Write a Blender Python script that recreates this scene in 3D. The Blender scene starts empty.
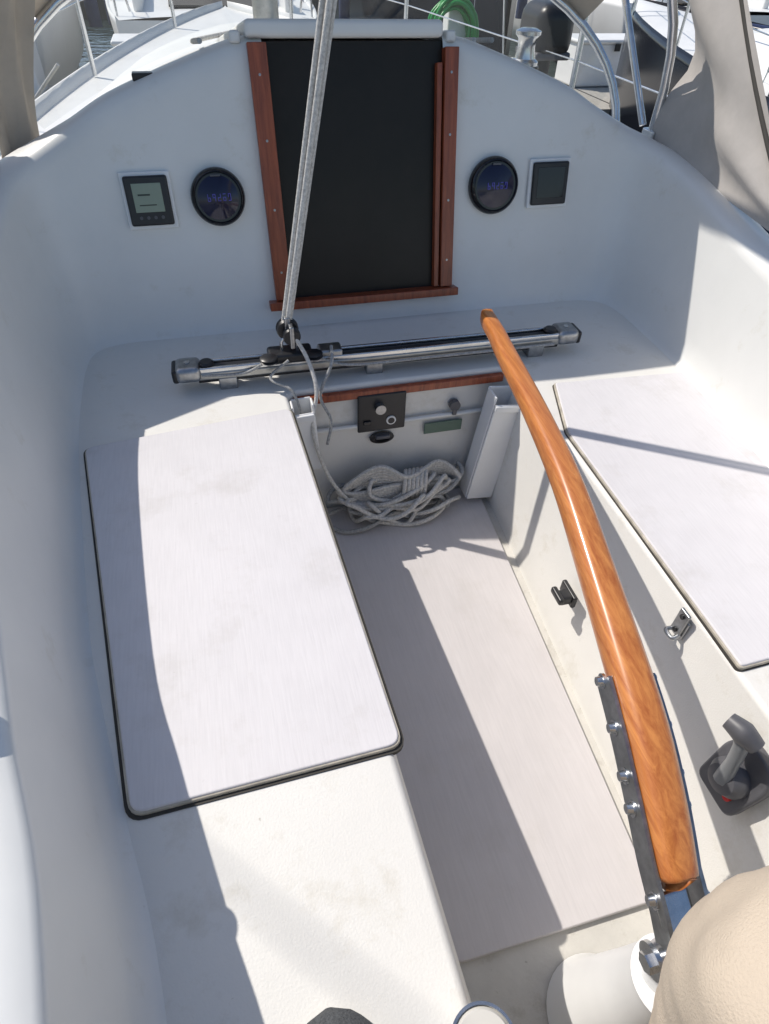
import bpy, bmesh, math, random
import numpy as np
from mathutils import Vector, Matrix
random.seed(7); rng=np.random.RandomState(5)
S=bpy.context.scene
COL=S.collection
# ------------------------------------------------------------------ helpers
def link(o,parent=None):
    COL.objects.link(o)
    if parent: o.parent=parent
    return o
def empty(name):
    e=bpy.data.objects.new(name,None); e.empty_display_size=.1
    COL.objects.link(e); return e
def mesh(name,vs,fs,mat,parent=None,smooth=False,bevel=0,seg=2,weld=False):
    me=bpy.data.meshes.new(name); me.from_pydata([tuple(map(float,v)) for v in vs],[],fs); 
    bm=bmesh.new(); bm.from_mesh(me); 
    if weld: bmesh.ops.remove_doubles(bm,verts=bm.verts,dist=1e-5)
    bmesh.ops.recalc_face_normals(bm,faces=bm.faces); bm.to_mesh(me); bm.free()
    if mat: me.materials.append(mat)
    if smooth:
        for p in me.polygons: p.use_smooth=True
    o=bpy.data.objects.new(name,me); link(o,parent)
    if bevel:
        m=o.modifiers.new('bev','BEVEL'); m.width=bevel; m.segments=seg; m.limit_method='ANGLE'; m.angle_limit=math.radians(35)
        m.harden_normals=False
        for p in me.polygons: p.use_smooth=True
        n=o.modifiers.new('wn','WEIGHTED_NORMAL'); n.keep_sharp=True
    return o
def box(name,c,s,mat,parent=None,bevel=.003,rot=None,seg=2):
    vs=[(x*s[0]/2,y*s[1]/2,z*s[2]/2) for z in(-1,1) for x,y in((-1,-1),(1,-1),(1,1),(-1,1))]
    fs=[(0,3,2,1),(4,5,6,7),(0,1,5,4),(1,2,6,5),(2,3,7,6),(3,0,4,7)]
    M=Matrix.Translation(Vector(c))@(rot.to_4x4() if rot else Matrix.Identity(4))
    o=mesh(name,vs,fs,mat,parent,bevel=bevel,seg=seg)
    o.matrix_local=M
    return o
def prism(name,top,bot,mat,parent=None,bevel=.01,seg=3):
    n=len(top); vs=list(bot)+list(top)
    fs=[tuple(range(n-1,-1,-1)),tuple(range(n,2*n))]+[(i,(i+1)%n,n+(i+1)%n,n+i) for i in range(n)]
    return mesh(name,vs,fs,mat,parent,bevel=bevel,seg=seg)
def roundpoly(pts,r,n=5):
    out=[];N=len(pts)
    for i in range(N):
        p=Vector(pts[i]);a=Vector(pts[i-1]);b=Vector(pts[(i+1)%N])
        da=(a-p).normalized();db=(b-p).normalized()
        p0=p+da*r;p1=p+db*r
        for k in range(n+1):
            t=k/n; out.append(tuple(p0*(1-t)**2+p*2*t*(1-t)+p1*t*t))
    return out
def tube(name,pts,r,mat,parent=None,smooth=True,cyc=False,radii=None,res=4):
    cu=bpy.data.curves.new(name,'CURVE'); cu.dimensions='3D'; cu.bevel_depth=r; cu.bevel_resolution=res; cu.use_fill_caps=True
    if smooth and len(pts)>2:
        P=cr(np.array(pts,float),6,cyc)
    else: P=np.array(pts,float)
    s=cu.splines.new('POLY'); s.points.add(len(P)-1)
    for i,p in enumerate(P): s.points[i].co=(*p,1)
    if radii is not None:
        rr=np.interp(np.linspace(0,1,len(P)),np.linspace(0,1,len(radii)),radii)
        for i in range(len(P)): s.points[i].radius=rr[i]
    s.use_cyclic_u=cyc; s.use_smooth=True
    if mat: cu.materials.append(mat)
    o=bpy.data.objects.new(name,cu); return link(o,parent)
def cr(P,n,cyc=False):
    P=np.asarray(P,float);N=len(P);out=[]
    rg=range(N) if cyc else range(N-1)
    for i in rg:
        if cyc: p0,p1,p2,p3=P[i-1],P[i],P[(i+1)%N],P[(i+2)%N]
        else:
            p1,p2=P[i],P[i+1]; p0=P[i-1] if i>0 else 2*p1-p2; p3=P[i+2] if i+2<N else 2*p2-p1
        for k in range(n):
            t=k/n
            out.append(.5*((2*p1)+(-p0+p2)*t+(2*p0-5*p1+4*p2-p3)*t*t+(-p0+3*p1-3*p2+p3)*t**3))
    if not cyc: out.append(P[-1])
    return np.array(out)
def grid(name,rows,mat,parent=None,smooth=True,closed=False):
    rows=[[tuple(v) for v in r] for r in rows];n=len(rows[0]);vs=[v for r in rows for v in r];fs=[]
    for i in range(len(rows)-1):
        for j in range(n if closed else n-1):
            k=(j+1)%n; fs.append((i*n+j,i*n+k,(i+1)*n+k,(i+1)*n+j))
    return mesh(name,vs,fs,mat,parent,smooth=smooth)
def lathe(name,prof,mat,parent=None,M=None,n=40,smooth=True,bev=0):
    rows=[[(r*math.cos(2*math.pi*k/n),r*math.sin(2*math.pi*k/n),z) for k in range(n)] for r,z in prof]
    o=grid(name,rows,mat,parent,smooth,closed=True)
    me=o.data; bm=bmesh.new(); bm.from_mesh(me); bmesh.ops.holes_fill(bm,edges=bm.edges); bmesh.ops.recalc_face_normals(bm,faces=bm.faces); bm.to_mesh(me); bm.free()
    m=o.modifiers.new('es','EDGE_SPLIT'); m.split_angle=math.radians(40)
    if M is not None: o.matrix_local=M
    return o
def cyl(name,a,b,r,mat,parent=None,n=20,r2=None):
    a=Vector(a);b=Vector(b);d=b-a
    M=Matrix.Translation(a)@d.to_track_quat('Z','Y').to_matrix().to_4x4()
    return lathe(name,[(r,0),(r if r2 is None else r2,d.length)],mat,parent,M,n)
def fill(o):
    bm=bmesh.new(); bm.from_mesh(o.data); bmesh.ops.holes_fill(bm,edges=bm.edges); bm.to_mesh(o.data); bm.free()
# ------------------------------------------------------------------ materials
def mat(name,col,rough=.5,metal=0,noise=None,bump=0,bscale=60,spec=.5,coat=0,stain=None,trans=0,emit=None,bdist=.002):
    m=bpy.data.materials.new(name); m.use_nodes=True; nt=m.node_tree; N=nt.nodes; L=nt.links
    b=N['Principled BSDF']; b.inputs['Base Color'].default_value=(*col,1); b.inputs['Roughness'].default_value=rough
    b.inputs['Metallic'].default_value=metal; b.inputs['Specular IOR Level'].default_value=spec
    b.inputs['Coat Weight'].default_value=coat; b.inputs['Transmission Weight'].default_value=trans
    tc=N.new('ShaderNodeTexCoord'); src=None
    if noise:
        sc,amt=noise
        n=N.new('ShaderNodeTexNoise'); n.inputs['Scale'].default_value=sc; n.inputs['Detail'].default_value=6; n.inputs['Roughness'].default_value=.65
        L.new(tc.outputs['Object'],n.inputs['Vector'])
        r=N.new('ShaderNodeValToRGB'); r.color_ramp.elements[0].position=.3; r.color_ramp.elements[1].position=.7
        r.color_ramp.elements[0].color=(*[c*(1-amt) for c in col],1); r.color_ramp.elements[1].color=(*[min(1,c*(1+amt*.4)) for c in col],1)
        L.new(n.outputs['Fac'],r.inputs['Fac']); src=r.outputs['Color']
        rr=N.new('ShaderNodeMapRange'); rr.inputs['To Min'].default_value=max(0,rough-.08); rr.inputs['To Max'].default_value=min(1,rough+.12)
        L.new(n.outputs['Fac'],rr.inputs['Value']); L.new(rr.outputs['Result'],b.inputs['Roughness'])
    for st in ([] if stain is None else stain if isinstance(stain,list) else [stain]):
        scol,ssc,lo,hi=st
        n=N.new('ShaderNodeTexNoise'); n.inputs['Scale'].default_value=ssc; n.inputs['Detail'].default_value=9; n.inputs['Roughness'].default_value=.72
        L.new(tc.outputs['Object'],n.inputs['Vector'])
        r=N.new('ShaderNodeMapRange'); r.inputs['From Min'].default_value=lo; r.inputs['From Max'].default_value=hi; L.new(n.outputs['Fac'],r.inputs['Value'])
        mx=N.new('ShaderNodeMix'); mx.data_type='RGBA'; L.new(r.outputs['Result'],mx.inputs['Factor'])
        if src: L.new(src,mx.inputs['A'])
        else: mx.inputs['A'].default_value=(*col,1)
        mx.inputs['B'].default_value=(*scol,1); src=mx.outputs['Result']
    if src: L.new(src,b.inputs['Base Color'])
    if bump:
        n=N.new('ShaderNodeTexNoise'); n.inputs['Scale'].default_value=bscale; n.inputs['Detail'].default_value=4
        L.new(tc.outputs['Object'],n.inputs['Vector'])
        bp=N.new('ShaderNodeBump'); bp.inputs['Strength'].default_value=bump; bp.inputs['Distance'].default_value=bdist
        L.new(n.outputs['Fac'],bp.inputs['Height']); L.new(bp.outputs['Normal'],b.inputs['Normal'])
    if emit:
        b.inputs['Emission Color'].default_value=(*emit[0],1); b.inputs['Emission Strength'].default_value=emit[1]
    return m
GEL=mat('gelcoat',(.77,.77,.745),.38,noise=(3,.06),bump=.15,bscale=14,stain=[((.58,.55,.46),9,.60,.9),((.40,.36,.28),55,.70,.80)],bdist=.004)
GELS=mat('gelcoat_seat',(.755,.74,.70),.5,noise=(5,.06),bump=.4,bscale=350,stain=[((.50,.46,.37),10,.54,.92),((.30,.26,.20),60,.67,.78)],bdist=.001)
def nonskid(name,col):
    m=mat(name,col,.6,noise=(6,.05),stain=[((.50,.47,.44),5,.54,.95),((.36,.33,.29),45,.68,.82)])
    nt=m.node_tree;N=nt.nodes;L=nt.links;b=N['Principled BSDF'];tc=[n for n in N if n.type=='TEX_COORD'][0]
    mp=N.new('ShaderNodeMapping'); mp.inputs['Scale'].default_value=(300,16,60); L.new(tc.outputs['Object'],mp.inputs['Vector'])
    n=N.new('ShaderNodeTexNoise'); n.inputs['Scale'].default_value=1; n.inputs['Detail'].default_value=5; L.new(mp.outputs['Vector'],n.inputs['Vector'])
    bp=N.new('ShaderNodeBump'); bp.inputs['Strength'].default_value=.4; bp.inputs['Distance'].default_value=.0006; L.new(n.outputs['Fac'],bp.inputs['Height']); L.new(bp.outputs['Normal'],b.inputs['Normal'])
    src=b.inputs['Base Color'].links[0].from_socket
    mx=N.new('ShaderNodeMix'); mx.data_type='RGBA'; mx.blend_type='MULTIPLY'; mx.inputs['Factor'].default_value=1
    r=N.new('ShaderNodeValToRGB'); r.color_ramp.elements[0].position=.3; r.color_ramp.elements[1].position=.65
    r.color_ramp.elements[0].color=(.94,.94,.94,1); r.color_ramp.elements[1].color=(1,1,1,1)
    L.new(n.outputs['Fac'],r.inputs['Fac']); L.new(src,mx.inputs['A']); L.new(r.outputs['Color'],mx.inputs['B']); L.new(mx.outputs['Result'],b.inputs['Base Color'])
    return m
LID=nonskid('lid_nonskid',(.70,.68,.69))
SOLE=nonskid('sole_nonskid',(.60,.57,.565))
def wood(name,c1,c2,ax=(6,.5,6),rough=.3,coat=.3):
    m=mat(name,c1,rough,coat=coat); nt=m.node_tree;N=nt.nodes;L=nt.links;b=N['Principled BSDF']; b.inputs['Coat Roughness'].default_value=.12
    tc=[n for n in N if n.type=='TEX_COORD'][0]; mp=N.new('ShaderNodeMapping'); mp.inputs['Scale'].default_value=ax; L.new(tc.outputs['Object'],mp.inputs['Vector'])
    n=N.new('ShaderNodeTexNoise'); n.inputs['Scale'].default_value=9; n.inputs['Detail'].default_value=9; n.inputs['Roughness'].default_value=.7; n.inputs['Distortion'].default_value=.6
    L.new(mp.outputs['Vector'],n.inputs['Vector'])
    r=N.new('ShaderNodeValToRGB'); e=r.color_ramp.elements; e[0].position=.34;e[1].position=.66; e[0].color=(*c2,1); e[1].color=(*c1,1)
    L.new(n.outputs['Fac'],r.inputs['Fac']); L.new(r.outputs['Color'],b.inputs['Base Color'])
    return m
WTIL=wood('varnished_tiller',(.66,.26,.07),(.38,.105,.024),ax=(10,.6,10),rough=.33,coat=.5)
WRED=wood('teak_trim',(.36,.085,.032),(.17,.034,.013),ax=(9,9,.8),rough=.4,coat=.2)
STEEL=mat('stainless',(.66,.67,.68),.22,1,noise=(40,.15))
STEELD=mat('stainless_weathered',(.42,.43,.44),.35,1,noise=(60,.3))
ALU=mat('anodised_aluminium',(.45,.45,.43),.38,.9,noise=(30,.25))
BLK=mat('black_plastic',(.018,.018,.02),.35,noise=(30,.2))
BLKG=mat('black_gloss',(.008,.008,.010),.08)
SMOKE=mat('smoked_acrylic',(.020,.017,.014),.32,noise=(3,.4),spec=.25)
ROPE=mat('rope_white',(.66,.64,.60),.85,noise=(160,.4),bump=.8,bscale=420)
ROPEG=mat('rope_grey',(.42,.42,.41),.85,noise=(200,.5),bump=.8,bscale=420)
CANV=mat('canvas_beige',(.52,.45,.37),.9,noise=(12,.12),bump=.3,bscale=900)
CANVG=mat('canvas_grey',(.47,.44,.41),.9,noise=(12,.12),bump=.3,bscale=900)
LCD=mat('lcd_screen',(.25,.30,.23),.2,noise=(3,.1))
LCDD=mat('lcd_digits',(.03,.04,.03),.4)
BLUE=mat('compass_blue_digits',(.05,.05,.30),.2,emit=((.16,.14,.8),.08))
DIAL=mat('compass_dial',(.007,.009,.035),.10)
GREEN=mat('green_hose',(.01,.30,.05),.35)
WPL=mat('white_plastic',(.82,.82,.81),.35,noise=(10,.04))
GRY=mat('grey_plastic',(.10,.10,.11),.45,noise=(40,.2))
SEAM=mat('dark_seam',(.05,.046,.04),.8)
CAULK=mat('aged_edge',(.50,.46,.38),.7,noise=(30,.4))
RED=mat('red_button',(.6,.02,.02),.4)
def vinyl():
    m=bpy.data.materials.new('clear_vinyl'); m.use_nodes=True; N=m.node_tree.nodes;L=m.node_tree.links; N.clear()
    o=N.new('ShaderNodeOutputMaterial');t=N.new('ShaderNodeBsdfTransparent');g=N.new('ShaderNodeBsdfGlossy');x=N.new('ShaderNodeMixShader')
    t.inputs['Color'].default_value=(.93,.94,.93,1); g.inputs['Roughness'].default_value=.08; x.inputs['Fac'].default_value=.06
    L.new(t.outputs[0],x.inputs[1]);L.new(g.outputs[0],x.inputs[2]);L.new(x.outputs[0],o.inputs[0]); return m
VIN=vinyl()
# ------------------------------------------------------------------ camera
cd=bpy.data.cameras.new('camera'); cam=bpy.data.objects.new('camera',cd); COL.objects.link(cam)
cd.sensor_fit='VERTICAL'; cd.sensor_height=24; cd.lens=.8762*700*24/1024; cd.clip_start=.02; cd.clip_end=2000
R=Vector((.9674,-.2516,.0282));U=Vector((.156,.6803,.7162));F=Vector((.1994,.6885,-.6973))
M=Matrix.Identity(3); M.col[0]=R;M.col[1]=U;M.col[2]=-F
M=M.to_quaternion().to_matrix()
cam.matrix_world=Matrix.Translation((-.3997,-1.6611,1.2601))@M.to_4x4(); S.camera=cam
# ------------------------------------------------------------------ own boat
boat=empty('sailboat')
def by(z): return .218*(z-.45)
half=[ # bx,by, tx,ty,tz, ox,oy, drop
 (.222,0,.222,None,1.052,0,1,0),(.30,0,.30,None,1.038,0,1,0),(.40,0,.40,None,1.008,0,1,0),(.50,0,.50,None,.975,0,1,0),(.60,0,.60,None,.938,0,1,0),
 (.67,-.002,.68,None,.895,.1,.99,0),(.735,-.02,.755,.08,.853,.4,.92,0),(.772,-.06,.80,.04,.825,.75,.66,.2),(.788,-.13,.825,-.04,.803,.95,.3,.6),
 (.79,-.25,.835,-.2,.772,1,.05,1),(.778,-.48,.812,-.46,.725,1,0,1),(.725,-.94,.755,-.92,.685,1,-.05,1),(.692,-1.12,.717,-1.11,.685,1,-.05,1),(.650,-1.3,.672,-1.3,.682,1,-.05,1),
 (.604,-1.5,.622,-1.5,.672,1,-.05,1),(.55,-1.95,.57,-1.95,.65,1,0,1),(.53,-2.4,.55,-2.4,.64,1,0,1)]
H=np.array([(a,b,c,(by(e) if d is None else d),e,f,g,h) for a,b,c,d,e,f,g,h in half])
HS=cr(H,6)
topx=lambda y: float(np.interp(-y,-HS[40:,3],HS[40:,2])) if y<-.04 else .83
def station(h,sx):
    bx,b_y,tx,ty,tz,ox,oy,dr=h; o=np.array([ox,oy,0]);o/=np.linalg.norm(o); dr=min(1,max(0,dr))
    B=np.array([bx,b_y,.41]);T=np.array([tx,ty,tz]);W=T-B
    P=[B-o*.028+[0,0,-.009],B-o*.018+[0,0,-.003],B-o*.008+[0,0,.005],B-o*.002+[0,0,.022],B+W*.13]
    for k in(.2,.35,.5,.65,.8,.9): P.append(B+W*k)
    P+= [T-W*.045,T+o*.006+[0,0,-.008],T+o*.018+[0,0,-.001],T+o*.05+[0,0,.002],T+o*.085+[0,0,-.004]]
    q1=T+o*.12;q1[2]=tz-.02; q2=T+o*.15; q2[2]=tz-.04-dr*(tz-.04-.50)*.6; q3=T+o*(.16+.03*dr); q3[2]=(tz-.06)*(1-dr)+dr*.465
    P+=[q1,q2,q3]
    return [(p[0]*sx,p[1],p[2]) for p in P]
for sx,nm in((1,'coaming_starboard'),(-1,'coaming_port')):
    grid(nm,[station(h,sx) for h in HS],GEL,boat)
grid('bulkhead_lower',[[(x,-.028,.401),(x,-.018,.407),(x,-.008,.415),(x,-.002,.432),(x,.001,.456),(x,.03,.462)] for x in np.linspace(-.222,.222,9)],GEL,boat)
topU=[(-.86,.06),(-.86,-1.95),(-.252,-1.95),(-.285,-.37),(-.262,-.352),(.285,-.352),(.312,-.375),(.30,-1.95),(.86,-1.95),(.86,.06)]
botU=[(-.86,.06),(-.86,-1.95),(-.17,-1.95),(-.275,-.375),(-.262,-.36),(.265,-.36),(.278,-.375),(.155,-1.95),(.86,-1.95),(.86,.06)]
prism('seats_and_bridge_deck',[(x,y,.405) for x,y in topU],[(x,y,-.05) for x,y in botU],GELS,boat,bevel=.014,seg=4)
mesh('footwell_floor',[(-.4,-.3,-.004),(.4,-.3,-.004),(.4,-2.0,-.004),(-.4,-2.0,-.004)],[(0,1,2,3)],mat('footwell_floor_worn',(.60,.58,.53),.65,noise=(8,.15),bump=.4,bscale=120,stain=[((.30,.27,.21),18,.54,.85),((.12,.10,.07),70,.64,.75)]),boat)
sp=roundpoly([(-.262,-.375),(.262,-.375),(.184,-1.50),(-.2,-1.50)],.02)
prism('sole_panel',[(x,y,.010) for x,y in sp],[(x,y,-.003) for x,y in sp],SOLE,boat,bevel=.003,seg=2)
box('aft_deck',(0,-2.4,.19),(1.3,.88,.46),GELS,boat,bevel=.012)
def lid(name,pts,z=.4045,cr_=.022,sw=.0045):
    e=empty(name)
    c=np.mean(np.array(pts),0)
    def sc(d):
        out=[]
        for p in pts:
            v=np.array(p)-c; out.append(tuple(c+v*(1+d/np.abs(v))))
        return out
    P=roundpoly(sc(sw),cr_+.002);Q=roundpoly(sc(.0),cr_);T=roundpoly(sc(-.003),cr_-.002)
    prism('seam',[(x,y,z+.0025) for x,y in P],[(x,y,z-.006) for x,y in P],SEAM,e,bevel=0)
    prism('edge',[(x,y,z+.008) for x,y in Q],[(x,y,z) for x,y in Q],CAULK,e,bevel=.002)
    prism('panel',[(x,y,z+.011) for x,y in T],[(x,y,z+.002) for x,y in T],LID,e,bevel=.003,seg=3)
    return e
lid('cockpit_locker_lid',[(-.744,-.485),(-.285,-.43),(-.250,-1.292),(-.624,-1.30)])
lid('cockpit_locker_lid',[(.385,-.462),(.748,-.485),(.656,-1.292),(.308,-1.30),(.322,-.66)],cr_=.008,sw=.002)
box('teak_strip',(.01,-.364,.384),(.56,.016,.022),WRED,boat,bevel=.003)
box('wall_ledge',(.005,-.366,.285),(.52,.012,.012),GEL,boat,bevel=.005)
# coachroof
sec=[(0,1.052),(.13,1.048),(.25,1.032),(.4,.992),(.5,.96),(.6,.922),(.69,.875),(.75,.83),(.80,.78),(.84,.69),(.865,.6),(.88,.46)]
full=[(-x,z) for x,z in sec[::-1]]+sec[1:]
rows=[]
for k,(y,sx,sz) in enumerate([(None,1,1),(.4,1,.955),(.9,.98,.875),(1.4,.93,.80),(2.,.85,.72),(2.6,.74,.62),(3.0,.66,.5),(3.15,.62,.08)]):
    rows.append([(x*sx, (max(by(z)+.035,.04) if y is None else y), .46+(z-.46)*sz) for x,z in full])
grid('coachroof',rows,GEL,boat)
RX=Matrix.Rotation(-.14,3,'X')
box('sliding_hatch',(-.02,.47,1.018),(.48,.70,.036),GEL,boat,bevel=.012,seg=4,rot=RX)
for s in(-1,1): box('hatch_rail',(-.02+s*.262,.60,.985),(.025,.95,.025),GEL,boat,bevel=.006,rot=RX)
arc=[(x,.58-.50*(abs(x)/.8)**2.4,1.008-.20*(abs(x)/.8)**1.9) for x in np.linspace(-.78,.78,25)]
tube('dodger_coaming',arc,.016,GEL,boat,smooth=False)
def halfbeam(y):
    t=np.clip((y+2.6)/7.8,0,1); return 1.32*(np.sin(np.pi*(0.27+.73*t)))**.75 if t<1 else .02
ys=np.linspace(-2.6,5.2,40)
gz=lambda y:.50+.18*max(0,(y+2.6)/7.8)**2
deck=[];hullp=[];hulls=[]
for y in ys:
    hb=max(.02,halfbeam(y)); z=gz(y)-.03
    deck.append([(s*hb,y,z+.02*(1-abs(s))) for s in np.linspace(-1,1,13)])
    for s,L_ in((-1,hullp),(1,hulls)):
        L_.append([(s*hb*.98,y,z),(s*hb,y,z+.05),(s*(hb+.02),y,z+.045),(s*(hb+.02),y,z-.05),(s*(hb+.0),y,z-.45),(s*hb*.9,y,-.75),(s*hb*.6,y,-1.1)])
for s in(-1,1):
    rr=[]
    for y in ys:
        if y<=.25:
            xi=topx(y)+.08; hb=max(xi+.1,halfbeam(y)); rr.append([(s*(xi+(hb-xi)*t),y,gz(y)-.03) for t in np.linspace(0,1,6)])
    grid('side_deck',rr,GEL,boat)
grid('foredeck',[r for r,y in zip(deck,ys) if y>=0.1],GEL,boat)
grid('hull_port',hullp,GEL,boat); grid('hull_starboard',hulls,GEL,boat)
mesh('transom',[hullp[0][i] for i in range(7)]+[hulls[0][i] for i in range(6,-1,-1)],[tuple(range(14))],GEL,boat)
cyl('mast',(0,2.05,.85),(0,2.05,9.5),.06,ALU,boat,24)
tube('boom',[(0,2.0,2.1),(0,-2.0,2.15)],.045,ALU,boat,smooth=False)
tube('shroud',[(1.15,1.8,.55),(0,2.05,9.3)],.004,STEEL,boat,smooth=False); tube('shroud_p',[(-1.15,1.8,.55),(0,2.05,9.3)],.004,STEEL,boat,smooth=False)
for s in(-1,1):
    P=[]
    for y in(-2.4,-.6,1.2,2.8,4.3):
        hb=halfbeam(y)-.05; P.append((s*hb,y,gz(y)+.60)); cyl('stanchion',(s*hb,y,gz(y)-.02),(s*hb,y,gz(y)+.61),.0125,STEEL,boat,12)
    tube('lifeline',P,.0035,STEEL,boat,smooth=False); tube('lifeline_low',[(a,b,c-.3) for a,b,c in P],.0035,STEEL,boat,smooth=False)
# deck running lines on the coachroof
for x0,x1,m in((.33,.20,ROPE),(.38,.24,ROPEG),(-.36,-.22,ROPE)):
    tube('halyard_tail',[(x0,.20,1.035),(x0-.005,.5,1.0),(x1,1.0,.965),(x1*.4,1.9,.89)],.006,m,boat)
# companionway
cw=empty('companionway')
BR=Matrix.Rotation(-math.atan(.218),3,'X')
def onb(x,z,out=0):
    return (x,by(z)-out*.977,z+out*.213)
def bbox(name,x0,x1,z0,z1,out0,out1,m,par,bev=.002):
    xc,zc=(x0+x1)/2,(z0+z1)/2; 
    return box(name,onb(xc,zc,(out0+out1)/2),(x1-x0,out1-out0,(z1-z0)*1.0235),m,par,bevel=bev,rot=BR)
bbox('drop_board',-.225,.225,.46,1.045,-.03,-.012,SMOKE,cw)
bbox('jamb_port',-.258,-.214,.478,1.040,-.012,.018,WRED,cw)
bbox('jamb_starboard',.222,.258,.478,1.030,-.012,.018,WRED,cw)
bbox('inner_stop',.204,.2185,.478,1.0,-.012,.010,WRED,cw)
bbox('sill',-.278,.272,.455,.476,-.014,.035,WRED,cw)
for z in(.55,.70,.85,.98):
    for x in(-.236,.239):
        cyl('screw',onb(x,z,.018),onb(x,z,.0192),.003,STEELD,cw,10)
# ------------------------------------------------------------------ instruments
def sqinst(name,x0,x1,z0,z1,lcd):
    e=empty(name)
    bbox('bezel_frame',x0-.002,x1+.002,z0-.002,z1+.002,-.002,.008,WPL,e,.003)
    bbox('case',x0+.006,x1-.006,z0+.006,z1-.006,.005,.018,BLK,e,.005)
    w=x1-x0;h=z1-z0
    if lcd:
        bbox('screen',x0+.2*w,x1-.2*w,z0+.30*h,z1-.18*h,.0175,.0195,LCD,e,.001)
        bbox('segment',x0+.3*w,x1-.45*w,z1-.40*h,z1-.37*h,.0194,.0200,LCDD,e,0)
        bbox('segment',x0+.3*w,x1-.35*w,z0+.42*h,z0+.44*h,.0194,.0200,LCDD,e,0)
        for k in range(4): cyl('button',onb(x0+(.28+.15*k)*w,z0+.20*h,.017),onb(x0+(.28+.15*k)*w,z0+.20*h,.0195),.004,GRY,e,12)
    else:
        bbox('screen',x0+.16*w,x1-.16*w,z0+.2*h,z1-.16*h,.0175,.0188,BLKG,e,.001)
sqinst('chartplotter_display',-.598,-.483,.675,.795,True)
sqinst('chartplotter_display',.483,.603,.668,.785,False)
def compass(name,x,z,r):
    e=empty(name)
    M=Matrix.Translation(Vector(onb(x,z,0)))@Vector((0,-.977,.213)).to_track_quat('Z','Y').to_matrix().to_4x4()
    lathe('case',[(r,-.004),(r*1.02,.006),(r,.014),(r*.93,.022),(r*.88,.024),(r*.84,.020),(r*.78,.020)],BLKG,e,M,48)
    lathe('dial_glass',[(r*.82,.019),(r*.60,.023),(r*.35,.027),(r*.02,.029)],DIAL,e,M,48)
    segs=[(0,1,1,1,0,1,1),(1,1,0,1,1,0,1),(0,1,1,0,1,1,0),(1,1,1,0,0,1,1),(1,0,1,1,1,0,1)]
    for k,sg in enumerate(segs):
        gx=x-.026+.0125*k; gz_=z+.001; w=.007;h=.008;t=.0014
        rects=[(gx,gx+w,gz_+h-t,gz_+h),(gx,gx+w,gz_-t/2,gz_+t/2),(gx,gx+w,gz_-h,gz_-h+t),(gx,gx+t,gz_,gz_+h),(gx+w-t,gx+w,gz_,gz_+h),(gx,gx+t,gz_-h,gz_),(gx+w-t,gx+w,gz_-h,gz_)]
        for on,(a,b,c,d) in zip(sg,rects):
            if on: bbox('digit',a,b,c,d,.0275,.0305,BLUE,e,0)
    bbox('maker_label',x-.012,x+.012,z+r*.70,z+r*.76,.021,.0245,GRY,e,0)
compass('bulkhead_compass',-.373,.735,.066)
compass('bulkhead_compass',.375,.728,.071)
# ------------------------------------------------------------------ engine panel etc
ep=empty('engine_panel')
box('plate',(-.045,-.372,.325),(.13,.008,.115),BLK,ep,.004)
cyl('key_switch',(-.052,-.374,.345),(-.052,-.392,.345),.014,STEELD,ep); cyl('ring',(-.02,-.374,.30),(-.02,-.380,.30),.013,WPL,ep); cyl('ring_in',(-.02,-.379,.30),(-.02,-.3815,.30),.009,BLK,ep)
box('stop_button',(-.085,-.378,.30),(.02,.008,.012),BLKG,ep,.002)
vt=empty('bilge_pump_outlet'); lathe('flange',[(.034,0),(.034,.006),(.028,.010),(.022,.010),(.018,.003)],BLK,vt,Matrix.Translation((-.04,-.36,.235))@Matrix.Rotation(math.pi/2,4,'X')@Matrix.Diagonal((1,.55,1,1)))
box('flap',(-.04,-.372,.243),(.04,.01,.012),GRY,vt,.003)
npl=empty('name_plate'); box('plate',(.135,-.364,.245),(.11,.005,.035),mat('green_plate',(.10,.16,.12),.4),npl,.002)
sk=empty('socket_cap'); cyl('cap',(.16,-.36,.315),(.16,-.376,.315),.015,GRY,sk); box('tongue',(.16,-.374,.297),(.012,.006,.02),GRY,sk,.002)
hb=empty('winch_handle_holder')
def holder(c,w,d,h,par,tilt=0):
    t=.006;Rm=Matrix.Rotation(tilt,3,'Y')
    def pc(n,off,s): box(n,Vector(c)+Rm@Vector(off),s,WPL,par,.003,rot=Rm)
    pc('back',(0,d/2,h/2),(w,t,h)); pc('front',(0,-d/2,h/2-.01),(w,t,h-.02)); pc('side_l',(-w/2,0,h/2),(t,d-t,h)); pc('side_r',(w/2,0,h/2),(t,d-t,h)); pc('bottom',(0,0,t/2),(w-t,d-t,t)); pc('lip',(0,-d/2-.006,h-.03),(w,.008,.018))
holder((.240,-.420,.03),.080,.06,.345,hb,.12)
hb2=empty('winch_handle_holder'); holder((-.245,-.395,.20),.05,.04,.20,hb2,-.05)
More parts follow.
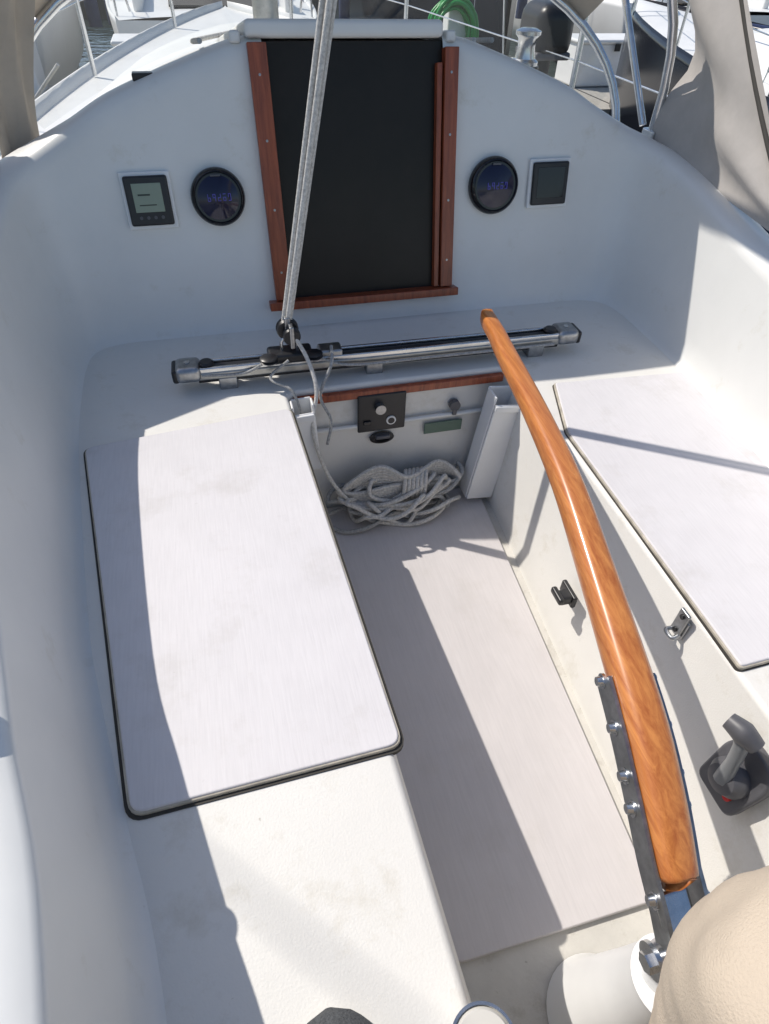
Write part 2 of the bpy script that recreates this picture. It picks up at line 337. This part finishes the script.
# ------------------------------------------------------------------ traveler
tv=empty('mainsheet_traveler')
a=Vector((-.53,-.283,.448));b=Vector((.505,-.300,.448)); d=(b-a).normalized(); ang=math.atan2(d.y,d.x); RT=Matrix.Rotation(ang,3,'Z')
mid=(a+b)/2
box('beam',mid,((b-a).length,.054,.020),ALU,tv,.004,rot=RT)
box('groove',mid+Vector((0,0,.011)),((b-a).length-.04,.022,.006),BLK,tv,.001,rot=RT)
box('track_front',mid+Vector((0,-.019,.014)),((b-a).length-.05,.010,.014),STEEL,tv,.003,rot=RT)
box('track_back',mid+Vector((0,.019,.014)),((b-a).length-.05,.010,.014),STEEL,tv,.003,rot=RT)
box('base_strip',mid+Vector((0,-.0,-.016)),((b-a).length-.08,.030,.014),BLK,tv,.002,rot=RT)
for s,p in((-1,a),(1,b)):
    q=p+d*(-s*.02); box('end_fitting',q+Vector((0,0,.008)),(.062,.068,.040),STEELD,tv,.014,rot=RT,seg=4)
    box('end_cap',q+d*(s*.030)+Vector((0,0,.006)),(.016,.060,.034),BLK,tv,.006,rot=RT)
    lathe('sheave',[(.014,0),(.019,.005),(.014,.010)],BLK,tv,Matrix.Translation(q+d*(-s*.045)+Vector((0,0,.018))),24)
    cyl('fitting_screw',q+Vector((0,0,.026)),q+Vector((0,0,.030)),.007,STEEL,tv,12)
for x in(-.42,-.05,.40): box('foot',(x,a.y+(x-a.x)*d.y/d.x,.421),(.045,.045,.034),STEELD,tv,.004,rot=RT)
c0=Vector((-.262,-.288,.474))
box('car',c0,(.11,.054,.026),BLK,tv,.008,rot=RT,seg=3)
box('car_b',c0+Vector((.10,0,-.002)),(.06,.045,.022),STEELD,tv,.006,rot=RT,seg=3)
tube('car_shackle',[c0+Vector((-.018,0,.01)),c0+Vector((-.018,0,.035)),c0+Vector((0,0,.048)),c0+Vector((.018,0,.035)),c0+Vector((.018,0,.01))],.004,STEEL,tv)
for s in(-1,1):
    lathe('car_block',[(.017,-.007),(.022,-.004),(.016,0),(.022,.004),(.017,.007)],BLK,tv,Matrix.Translation(c0+Vector((s*.055,-.03,.008))),20)
tube('control_line',[c0+Vector((.05,-.03,.01)),(-.12,-.325,.447),(.1,-.328,.445),(.44,-.335,.447)],.0035,ROPEG,tv)
tube('control_line_b',[c0+Vector((-.05,-.03,.01)),(-.38,-.315,.45),(-.48,-.31,.452)],.0035,ROPEG,tv)
# mainsheet tackle
ms=empty('mainsheet')
B0=Vector((-.262,-.275,.535));T0=Vector((.06,-.25,2.08))
for k,(dx,dy) in enumerate([(-.012,.004),(.0,-.008),(.012,.004),(.003,.012)]):
    tube('part',[B0+Vector((dx*.6,dy,.015)),T0+Vector((dx*1.3,dy,0))],.006,ROPE,ms,smooth=False)
def block(c,par,s=1.):
    lathe('cheek',[(.0,-.014*s),(.024*s,-.013*s),(.027*s,-.006*s),(.020*s,0),(.027*s,.006*s),(.024*s,.013*s),(.0,.014*s)],BLK,par,Matrix.Translation(c)@Matrix.Rotation(math.pi/2,4,'X'),28)
    box('strap',Vector(c),(.014*s,.034*s,.07*s),STEELD,par,.003)
block(B0,ms,1.0); block(B0+Vector((.006,-.03,-.005)),ms,.8); block(T0,ms,1.1)
tube('sheet_tail',[B0+Vector((.01,-.03,0)),(-.225,-.34,.48),(-.215,-.385,.42),(-.235,-.42,.33),(-.20,-.44,.18),(-.12,-.45,.06),(-.05,-.45,.04)],.005,ROPE,ms)
tube('tail_b',[(-.16,-.30,.49),(-.17,-.35,.47),(-.205,-.375,.40),(-.185,-.40,.34),(-.20,-.42,.28)],.004,ROPEG,ms)
tube('tail_c',[(-.27,-.32,.475),(-.32,-.335,.44),(-.275,-.375,.425),(-.255,-.40,.36)],.0035,ROPEG,ms)
rc=empty('rope_coil')
for k in range(15):
    cx=-.17+.29*rng.rand();cy=-.44+.02*rng.randn();rx=.07+.07*rng.rand();ry=.03+.025*rng.rand();z0=.022+.006*k
    ph=rng.rand()*6.28;pts=[]
    for j in range(12):
        t=j/12*6.283; pts.append((np.clip(cx+rx*math.cos(t)*(1+.12*math.sin(2*t+ph)),-.235,.185),min(-.378,cy+ry*math.sin(t)+.01*math.sin(3*t+ph)),max(.018,z0+.02*math.sin(2*t+ph)+.012*rng.randn())))
    tube('loop',pts,.0062,ROPE if k%3 else ROPEG,rc,cyc=True)
for k in range(7):
    z=.06+.007*k; tube('hank',[(-.16,-.40-.004*k,z+.02),(-.06,-.415,z+.05+.004*k),(.02,-.425-.003*k,z+.045),(.12,-.40,z+.05),(.175,-.405-.005*k,z+.01),(.12,-.43,z-.01),(0,-.44,z+.02),(-.12,-.43,z)],.006,ROPE,rc,cyc=True)
for k in range(6):
    x=.015+.012*k; tube('wrap',[(x+.033*math.cos(t)*.35,-.425+.035*math.cos(t),.105+.04*math.sin(t)) for t in np.linspace(0,6.28,10)[:-1]],.006,ROPE,rc,cyc=True)
# ------------------------------------------------------------------ tiller
tl=empty('tiller')
cl=np.array([(.1545,-.492,.640,.013,.012),(.151,-.514,.634,.0165,.016),(.144,-.58,.634,.0175,.017),(.136,-.658,.628,.0185,.019),(.117,-.83,.622,.020,.021),(.095,-1.009,.607,.022,.024),(.071,-1.168,.576,.024,.026),(.039,-1.363,.535,.0265,.028),(.022,-1.46,.502,.026,.027),(.009,-1.535,.466,.023,.024),(.0085,-1.541,.463,.020,.021)])
CL=cr(cl,5); rows=[]
def frame(i):
    tg=CL[min(i+1,len(CL)-1)][:3]-CL[max(i-1,0)][:3]; tg/=np.linalg.norm(tg)
    sd=np.cross(tg,[0,0,1]); sd/=np.linalg.norm(sd); return tg,sd,np.cross(sd,tg)
for i,c in enumerate(CL):
    tg,sd_,up=frame(i)
    rows.append([c[:3]+sd_*c[3]*np.sign(np.cos(t))*abs(np.cos(t))**.62+up*c[4]*np.sign(np.sin(t))*abs(np.sin(t))**.62 for t in np.linspace(0,2*np.pi,25)[:-1]])
fill(grid('wooden_bar',rows,WTIL,tl,closed=True))
seg=[(i,c) for i,c in enumerate(CL) if c[1]<-1.315 and c[1]>-1.5355]
for s in(-1,1):
    rowsA=[]
    for i,c in seg:
        tg,sd_,up=frame(i); hw=c[3]+.001
        rowsA.append([c[:3]+s*sd_*(hw)+up*.008,c[:3]+s*sd_*(hw+.005)+up*.008,c[:3]+s*sd_*(hw+.005)-up*.034,c[:3]+s*sd_*hw-up*.034])
    c=rowsA[-1]; rowsA.append([p+np.array([0,-.045,-.030]) for p in c]); rowsA.append([p+np.array([0,-.078,-.058]) for p in c])
    fill(grid('cheek_strap',rowsA,STEELD,tl,smooth=False,closed=True))
    for yb in(-1.345,-1.385,-1.445,-1.475,-1.555):
        j=int(np.argmin([abs(c[1]-yb) for i,c in seg])); i,c=seg[j]; tg,sd_,up=frame(i)
        p=c[:3]+s*sd_*(c[3]+.004)-up*.013+ (np.array([0,-.03,-.018]) if yb<-1.55 else 0)
        cyl('bolt_washer',p,p+s*sd_*.004,.0105,STEEL,tl,18); cyl('bolt_head',p+s*sd_*.003,p+s*sd_*.011,.0075,STEEL,tl,12,r2=.006)
rh=empty('rudder_head')
lathe('post_cover',[(.084,-.0),(.074,.03),(.054,.22),(.046,.31),(.048,.325),(.03,.33)],WPL,rh,Matrix.Translation((.005,-1.620,.0)),40)
lathe('casting',[(.024,.32),(.030,.325),(.030,.365),(.027,.39),(.022,.397),(.01,.398)],STEEL,rh,Matrix.Translation((0,-1.610,0)),32)
box('bridge_plate',(.003,-1.570,.428),(.044,.05,.012),STEEL,rh,.005,seg=3,rot=Matrix.Rotation(.55,3,'X'))
cyl('pivot_bolt',(-.045,-1.603,.392),(.045,-1.603,.392),.009,STEEL,rh,16); cyl('pivot_washer',(-.038,-1.603,.392),(-.032,-1.603,.392),.021,STEEL,rh,28); cyl('pivot_nut',(-.046,-1.603,.392),(-.037,-1.603,.392),.012,STEEL,rh,6)
# ------------------------------------------------------------------ side-wall hardware (starboard)
def wx(y,z):
    xt=.312+(y+.375)/(-1.575)*(-.012); xb=.278+(y+.375)/(-1.575)*(-.123); t=(z+.05)/.455; return xb+(xt-xb)*t
lt=empty('locker_hasp')
x=wx(-1.175,.375); box('plate',(x-.003,-1.180,.367),(.006,.030,.045),STEELD,lt,.002); box('hasp',(x-.009,-1.180,.380),(.006,.024,.060),STEELD,lt,.002)
for k in(-1,1): cyl('rivet',(x-.012,-1.180,.380+k*.018),(x-.0145,-1.180,.380+k*.018),.005,BLK,lt,10)
tube('staple',[(x-.008,-1.190,.355),(x-.022,-1.190,.352),(x-.022,-1.172,.352),(x-.008,-1.172,.355)],.004,STEELD,lt)
tc_=empty('tiller_pin_bracket'); x=wx(-.92,.15); box('base',(x-.006,-.925,.155),(.012,.06,.035),BLK,tc_,.004); box('horn',(x-.024,-.935,.16),(.030,.030,.026),BLK,tc_,.006); box('horn_b',(x-.040,-.932,.166),(.014,.046,.018),BLK,tc_,.005)
ec=empty('engine_control_lever'); y0=-1.415;z0=.29; x=wx(y0,z0); tl_=math.atan2(wx(y0,.3)-wx(y0,.2),.1); RW=Matrix.Rotation(tl_,3,'Y'); K=1.15
prism_pts=[(a_*K,b_*K) for a_,b_ in roundpoly([(-.035,-.055),(.035,-.055),(.04,.03),(.02,.06),(-.02,.06),(-.04,.03)],.015)]
def wallp(p,out):
    v=RW@Vector((-out,p[0],p[1])); return (x+v.x,y0+v.y,z0+v.z)
prism('plate',[wallp(p,.012) for p in prism_pts],[wallp(p,-.01) for p in prism_pts],GRY,ec,.005)
M=Matrix.Translation(wallp((0,.0),.012))@(RW@Vector((-1,0,0))).to_track_quat('Z','Y').to_matrix().to_4x4()
lathe('hub',[(.032,0),(.032,.012),(.024,.026),(.012,.030)],GRY,ec,M,32)
LEV=mat('lever_grey',(.20,.21,.22),.35,noise=(20,.15))
tube('lever',[wallp((0,0),.035),wallp((.005,.045),.045),wallp((.012,.085),.055),wallp((.02,.105),.06)],.013,LEV,ec,radii=[1,.8,.85,1])
tube('grip',[wallp((.0,.105),.05),wallp((.022,.11),.062),wallp((.045,.108),.07)],.017,GRY,ec,radii=[.8,1.1,.8])
cyl('neutral_button',wallp((-.018,-.03),.012),wallp((-.018,-.03),.018),.007,RED,ec,16)
def winch(name,c,s=1.,h=1.,m=None):
    e=empty(name)
    lathe('drum',[(.055*s,0),(.055*s,.012*h),(.042*s,.02*h),(.034*s,.05*h),(.038*s,.075*h),(.050*s,.085*h),(.050*s,.095*h),(.03*s,.102*h),(.012*s,.102*h),(.012*s,.095*h)],STEEL,e,Matrix.Translation(c),40)
    lathe('base',[(.065*s,-.04*h),(.060*s,0)],BLK,e,Matrix.Translation(c),40)
    return e
winch('sheet_winch',(-.735,-1.27,.69),.55,.55); winch('sheet_winch',(.735,-1.27,.69),.55,.55); winch('halyard_winch',(.56,.37,.955),.72,.85)
# ------------------------------------------------------------------ dodger
dg=empty('dodger')
def bow(bx,byy,bz,top,n=28,e=2.6):
    P=[]
    for k in range(n+1):
        t=math.pi*k/n; c=math.cos(t);s=math.sin(t)
        P.append((bx*np.sign(c)*abs(c)**(2/e)+0.0, byy+(top[0]-byy)*abs(s)**(2/e), bz+(top[1]-bz)*abs(s)**(2/e)))
    return P
aft=bow(.90,.15,.82,(.12,1.42)); fwd=bow(.86,.28,.81,(.46,1.24),e=2.1)
tube('aft_bow',aft,.0125,STEEL,dg,smooth=False); tube('forward_bow',fwd,.0125,STEEL,dg,smooth=False)
ra=[];
for p,q in zip(aft,fwd): ra.append([np.array(p)*(1-t)+np.array(q)*t+np.array([0,0,.014+.02*math.sin(math.pi*t)]) for t in np.linspace(0,1,5)])
grid('roof_canvas',ra[5:-5],CANV,dg)
wn=[]
for k,p in enumerate(fwd):
    xx=p[0]; base=np.array([xx*.92,1.05-.85*(abs(xx)/.88)**2.2,.965-.13*(abs(xx)/.88)**2])
    wn.append([np.array(p)*(1-t)+base*t for t in np.linspace(0,1,5)])
grid('front_window',wn[2:-2],VIN,dg)
def wing(nm,A,B,C,m):
    A,B,C=map(np.array,(A,B,C)); rows=[]
    for u in np.linspace(0,1,13):
        r=[]
        for v in np.linspace(0,1,13):
            top=A*(1-u)+B*u; low=A*(1-u)+C*u; p=top*(1-v)+low*v
            p=p+np.array([(.018*math.sin(4*u+6*v)+.010*math.sin(11*v-5*u))*u*2*min(1,3*v)*min(1,3*(1-v)),0,0]); r.append(p)
        rows.append(r)
    grid(nm,rows,m,dg)
wing('wing_starboard',(.885,-.52,.735),(.91,.14,1.32),(.895,.14,.80),CANVG)
tube('wing_hem',[(.883,-.52,.735),(.898,-.2,.99),(.908,.14,1.32)],.006,SEAM,dg)
wing('wing_port',(-.90,-.26,.775),(-.91,.14,1.26),(-.90,.14,.80),CANV)
rows=[]
for k in range(13):
    f=k/12; z=.80+.42*f; xo=-.865+.13*f**1.6; r=[]
    for j in range(9):
        g_=j/8; r.append((xo+.09*g_*(1-.3*f)+.010*math.sin(11*g_+4*f),.16+.10*g_+.05*f,z))
    rows.append(r)
grid('side_curtain',rows,CANV,dg)
tube('strut',[(.87,.16,.84),(.80,.40,1.22)],.010,STEEL,dg,smooth=False)
for s in(-1,1): box('mount',(s*.90,.15,.815),(.03,.06,.03),STEEL,dg,.004)
box('shackle_pad',(-.50,.155,.975),(.05,.03,.016),BLK,dg,.003)
# ------------------------------------------------------------------ cup, person
cup=empty('steel_cup'); lathe('body',[(.026,0),(.031,.08),(.033,.082),(.030,.082),(.026,.012),(.0,.010)],STEEL,cup,Matrix.Translation((-.270,-1.628,.41)),40)
lathe('lid',[(.030,.078),(.026,.084),(.002,.085)],mat('cup_lid',(.62,.60,.55),.5),cup,Matrix.Translation((-.270,-1.628,.41)),40)
per=empty('seated_person')
TRO=mat('trousers_beige',(.55,.46,.36),.9,noise=(6,.12),bump=.6,bscale=500)
def skin(name,V,E,Rr,m,root=0,sub=3):
    me=bpy.data.meshes.new(name); me.from_pydata(V,E,[]); o=bpy.data.objects.new(name,me); link(o,per)
    k=o.modifiers.new('s','SKIN'); 
    for i,r in enumerate(Rr): me.skin_vertices[0].data[i].radius=(r,r); me.skin_vertices[0].data[i].use_root=(i==root)
    k.use_smooth_shade=True
    s=o.modifiers.new('ss','SUBSURF'); s.levels=sub; s.render_levels=sub
    tx=bpy.data.textures.new(name,'CLOUDS'); tx.noise_scale=.09; dm=o.modifiers.new('d','DISPLACE'); dm.texture=tx; dm.strength=.018; dm.mid_level=.5
    me.materials.append(m); return o
skin('trousers',[(-.2,-2.3,.60),(-.05,-2.28,.61),(-.045,-2.0,.70),(-.070,-1.655,.765),(-.050,-1.675,.62),(-.03,-1.83,.12),
                 (-.31,-2.28,.60),(-.36,-2.05,.72),(-.42,-1.84,.83),(-.42,-1.86,.66),(-.41,-1.87,.50),(-.2,-2.33,.80)],
     [(0,1),(1,2),(2,3),(3,4),(4,5),(0,6),(6,7),(7,8),(8,9),(9,10),(0,11)],[.13,.12,.115,.118,.095,.075,.11,.095,.075,.065,.062,.15],TRO,sub=4)
SHOE=mat('shoe_mesh',(.09,.095,.10),.85,noise=(300,.5),bump=1,bscale=400)
SOL=mat('shoe_sole',(.5,.5,.48),.7)
for (cx,cy,cz) in((-.410,-1.702,.413),(-.035,-1.83,.012)):
    for nm,zz,hh,ww,mm in(('shoe_upper',.022,.080,1.,SHOE),('shoe_sole',.012,.012,1.05,SOL)):
        rows=[]
        for u in np.linspace(0,1,41):
            y=cy-.145+.29*u; e1=math.sqrt(max(.004,1-max(0,(u-.76)/.24)**2)); e0=math.sqrt(max(.04,1-max(0,(.12-u)/.12)**2))
            w=(.052-.008*math.cos(2*math.pi*(u-.25)))*e1*e0*ww
            h=hh if nm=='shoe_sole' else (.085-.035*min(1,max(0,(u-.25)/.45)))*e1
            rows.append([(cx+w*math.cos(t),y,cz+zz+max(-.012,h*math.sin(t))) for t in np.linspace(0,6.283,29)[:-1]])
        fill(grid(nm,rows,mm,per,closed=True))
# ------------------------------------------------------------------ marina
mesh('water',[(-900,-900,-.95),(900,-900,-.95),(900,900,-.95),(-900,900,-.95)],[(0,1,2,3)],mat('water',(.03,.05,.05),.06,spec=.6,bump=1,bscale=2.2,bdist=.06))
DOCK=mat('dock_planks',(.42,.40,.36),.8,noise=(20,.3),bump=.3,bscale=60)
def dock(name,x0,x1,y0,y1):
    e=empty(name); box('deck',((x0+x1)/2,(y0+y1)/2,-.42),(x1-x0,y1-y0,.10),DOCK,e,.01)
    if (x1-x0)>(y1-y0):
        for x in np.arange(x0+.1,x1,.6): box('joint',(x,(y0+y1)/2,-.368),(.02,y1-y0-.02,.004),SEAM,e,0)
    else:
        for y in np.arange(y0+.1,y1,.6): box('joint',((x0+x1)/2,y,-.368),(x1-x0-.02,.02,.004),SEAM,e,0)
    box('float',((x0+x1)/2,(y0+y1)/2,-.75),(x1-x0-.2,y1-y0-.1,.5),SEAM,e,.01)
dock('dock',-14,18,6.2,8.2); dock('dock',-2.5,-1.6,-6,6.19); dock('dock',2.2,2.9,-4,6.19)
WH=mat('boat_white',(.80,.80,.78),.35,noise=(2,.06)); NAVY=mat('boat_dark_hull',(.012,.014,.020),.2); TEAKB=mat('canvas_blue',(.03,.05,.13),.8,noise=(5,.3))
DKW=mat('cabin_window',(.02,.02,.025),.1)
def other(name,x,y,rot,Ln,beam,hm,cover,detail=True):
    e=empty(name); e.location=(x,y,0); e.rotation_euler=(0,0,rot)
    n=24;hp=[];dk=[]
    for i in range(n+1):
        t=i/n; yy=-Ln/2+Ln*t; hb_=max(.03,beam/2*(math.sin(math.pi*(.28+.72*t)))**.7 if t<1 else .03); z=.25+.35*t*t
        hp.append([(-hb_*.97,yy,z-.01),(-hb_,yy,z+.04),(-hb_,yy,z-.05),(-hb_*.95,yy,-.5),(-hb_*.7,yy,-1.0),(hb_*.7,yy,-1.0),(hb_*.95,yy,-.5),(hb_,yy,z-.05),(hb_,yy,z+.04),(hb_*.97,yy,z-.01)])
        dk.append([(s*hb_*.97,yy,z-.01+.05*(1-s*s)) for s in np.linspace(-1,1,7)])
    grid('hull',hp,hm,e,smooth=True); grid('deck',dk,WH,e)
    mesh('transom',hp[0],[tuple(range(10))],hm,e)
    cab=[]
    for t,w,h in((-.12,.62,.0),(-.11,.62,.48),(.05,.60,.46),(.18,.5,.38),(.26,.42,.28),(.32,.35,.0)):
        yy=Ln*t; z=.28; bw=beam/2*w
        cab.append([(-bw*1.08,yy,z-.05),(-bw,yy,z+h*.8),(-bw*.8,yy,z+h*.95+.01),(0,yy,z+h+.04),(bw*.8,yy,z+h*.95+.01),(bw,yy,z+h*.8),(bw*1.08,yy,z-.05)])
    grid('cabin',cab,WH,e,smooth=False)
    for s in(-1,1):
        for k in range(3): box('window',(s*beam/2*.615,Ln*(-.06+.08*k),.53),(.03,Ln*.055,.13),DKW,e,.01)
        P=[]
        for k in range(6):
            t=.04+.18*k; yy=-Ln/2+Ln*t; hb_=beam/2*(math.sin(math.pi*(.28+.72*t)))**.7*.95; P.append((s*hb_,yy,.9+.3*t*t)); cyl('stanchion',(s*hb_,yy,.2),(s*hb_,yy,.9+.3*t*t),.013,STEEL,e,8)
        tube('lifeline',P,.006,STEEL,e,smooth=False,res=1); tube('lifeline',[(a,b,c-.3) for a,b,c in P],.005,STEEL,e,smooth=False,res=1)
        box('cockpit_coaming',(s*beam*.33,-Ln*.28,.38),(.12,Ln*.3,.28),WH,e,.04)
        cyl('winch',(s*beam*.33,-Ln*.25,.50),(s*beam*.33,-Ln*.25,.66),.07,STEELD,e,16)
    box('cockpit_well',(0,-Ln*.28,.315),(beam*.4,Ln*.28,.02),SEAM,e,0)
    box('hatch',(0,Ln*.2,.66),(.5,.5,.05),DKW,e,.01)
    cyl('mast',(0,Ln*.1,.5),(0,Ln*.1,11),.07,ALU,e,14)
    tube('boom',[(0,Ln*.1,1.6),(0,-Ln*.3,1.65)],.05,ALU,e,smooth=False)
    tube('sail_cover',[(0,Ln*.1,1.75),(0,-Ln*.05,1.76),(0,-Ln*.28,1.73)],.13,cover,e,radii=[1.2,1,.5])
    tube('pulpit',[(-beam*.16,Ln*.42,.55),(-beam*.14,Ln*.43,1.15),(0,Ln*.51,1.2),(beam*.14,Ln*.43,1.15),(beam*.16,Ln*.42,.55)],.014,STEEL,e)
    tube('pushpit',[(-beam*.36,-Ln*.47,.3),(-beam*.36,-Ln*.48,.9),(0,-Ln*.49,.92),(beam*.36,-Ln*.48,.9),(beam*.36,-Ln*.47,.3)],.014,STEEL,e)
    if detail:
        for s in(-1,1): tube('shroud',[(s*beam*.45,Ln*.08,.35),(0,Ln*.1,10.5)],.005,STEEL,e,smooth=False,res=1)
        for s in(-1,1): cyl('fender',(s*(beam/2+.12),0,-.3),(s*(beam/2+.12),0,.25),.11,TEAKB,e,16)
        lathe('life_ring',[(.28,-.04),(.33,0),(.28,.04),(.22,.03),(.20,0),(.22,-.03),(.28,-.04)],WH,e,Matrix.Translation((beam*.2,-Ln*.49,.75))@Matrix.Rotation(math.pi/2,4,'X'),28)
        tube('deck_line',[(beam*.2,-Ln*.2,.55),(beam*.28,0,.62),(beam*.2,Ln*.1,.60),(beam*.25,Ln*.2,.55),(0,Ln*.3,.6)],.012,TEAKB,e,res=2)
    return e
other('moored_sailboat',4.9,2.0,0,9.5,3.0,NAVY,TEAKB)
other('moored_sailboat',-4.3,.6,0,8.5,2.8,WH,TEAKB)
other('moored_sailboat',-3.4,12.9,0.02,9,2.9,WH,TEAKB)
other('moored_sailboat',.1,13.2,0,9.5,3.0,WH,TEAKB)
other('moored_sailboat',4.4,13.8,math.pi,9,2.9,NAVY,TEAKB)
other('moored_sailboat',8.6,14.4,0,10,3.1,WH,CANV)
other('moored_sailboat',9.2,2.5,0,9,2.9,WH,TEAKB)
for k in range(5): other('moored_sailboat',-11+5.2*k,27,0 if k%2 else math.pi,9.5,3,WH if k%3 else NAVY,TEAKB if k%2 else CANV,False)
dock('dock',-20,24,20.5,22.3)
for xx,mm in((-2.6,WPL),(-.6,WPL),(5.2,WPL)):
    db=empty('dock_box'); box('body',(xx,7.7,-.12),(1.1,.55,.48),mm,db,.03); box('lid',(xx,7.7,.14),(1.16,.6,.05),mm,db,.02); box('latch',(xx,7.39,.08),(.08,.02,.08),BLK,db,.004)
for xx,yy in((-2.2,4.2),(-2.0,2.4),(2.5,4.6),(.9,6.6)):
    ck=empty('dock_cleat'); tube('horns',[(xx-.14,yy,-.26),(xx-.07,yy,-.28),(xx+.07,yy,-.28),(xx+.14,yy,-.26)],.018,BLK,ck); box('foot',(xx,yy,-.32),(.10,.06,.08),BLK,ck,.01)
    ml=empty('mooring_line'); tube('line',[(xx,yy,-.30),(xx*.85,yy-.5,-.1),(xx*.52,yy-1.0,.56)],.010,ROPE,ml)
    tube('turns',[(xx+.16*math.cos(t),yy+.25+.12*math.sin(t),-.355+.004*t/6) for t in np.linspace(0,22,40)],.009,ROPE,ml,smooth=False,res=2)
pd=empty('dock_pedestal'); box('post',(2.5,6.36,.15),(.22,.20,1.05),WPL,pd,.03); box('cap',(2.5,6.36,.70),(.26,.24,.08),TEAKB,pd,.02)
ho=empty('garden_hose')
for k in range(18):
    rr=.20+.08*rng.rand(); tube('turn',[(2.42+rr*.95*math.cos(t)+.015*rng.randn(),6.24-.008*k+.01*rng.randn(),.34+rr*1.2*math.sin(t)) for t in np.linspace(0,6.283,13)[:-1]],.017,GREEN,ho,cyc=True,res=2)
tube('tail',[(2.35,6.2,.18),(2.2,6.15,0),(2.25,6.3,-.35),(1.8,6.6,-.36)],.014,GREEN,ho,res=2)
ob=empty('outboard_motor'); box('cowl',(1.20,1.55,.91),(.18,.26,.20),BLK,ob,.06,seg=4); box('cowl_band',(1.20,1.55,.825),(.17,.24,.03),GRY,ob,.01); box('leg',(1.20,1.57,.60),(.08,.11,.46),BLK,ob,.02); box('bracket',(1.14,1.62,.72),(.14,.10,.14),GRY,ob,.02); box('rail_mount',(1.10,1.66,.62),(.05,.05,.34),WPL,ob,.01)
# ------------------------------------------------------------------ light
W=bpy.data.worlds.new('World'); S.world=W; W.use_nodes=True; nt=W.node_tree
sky=nt.nodes.new('ShaderNodeTexSky'); sky.sky_type='NISHITA'; sky.sun_disc=False
sd=Vector((-.62,.54,1)).normalized(); sky.sun_elevation=math.asin(sd.z); sky.sun_rotation=math.atan2(sd.x,sd.y)
nt.links.new(sky.outputs[0],nt.nodes['Background'].inputs[0]); nt.nodes['Background'].inputs[1].default_value=.13
sl=bpy.data.lights.new('sun','SUN'); sl.energy=4.1; sl.angle=math.radians(.5); sl.color=(1,.94,.86)
so=bpy.data.objects.new('sun',sl); COL.objects.link(so); so.rotation_euler=(-sd).to_track_quat('-Z','Y').to_euler(); so.location=(-5,5,9)
S.view_settings.view_transform='Standard'; S.view_settings.look='None'; S.view_settings.exposure=0
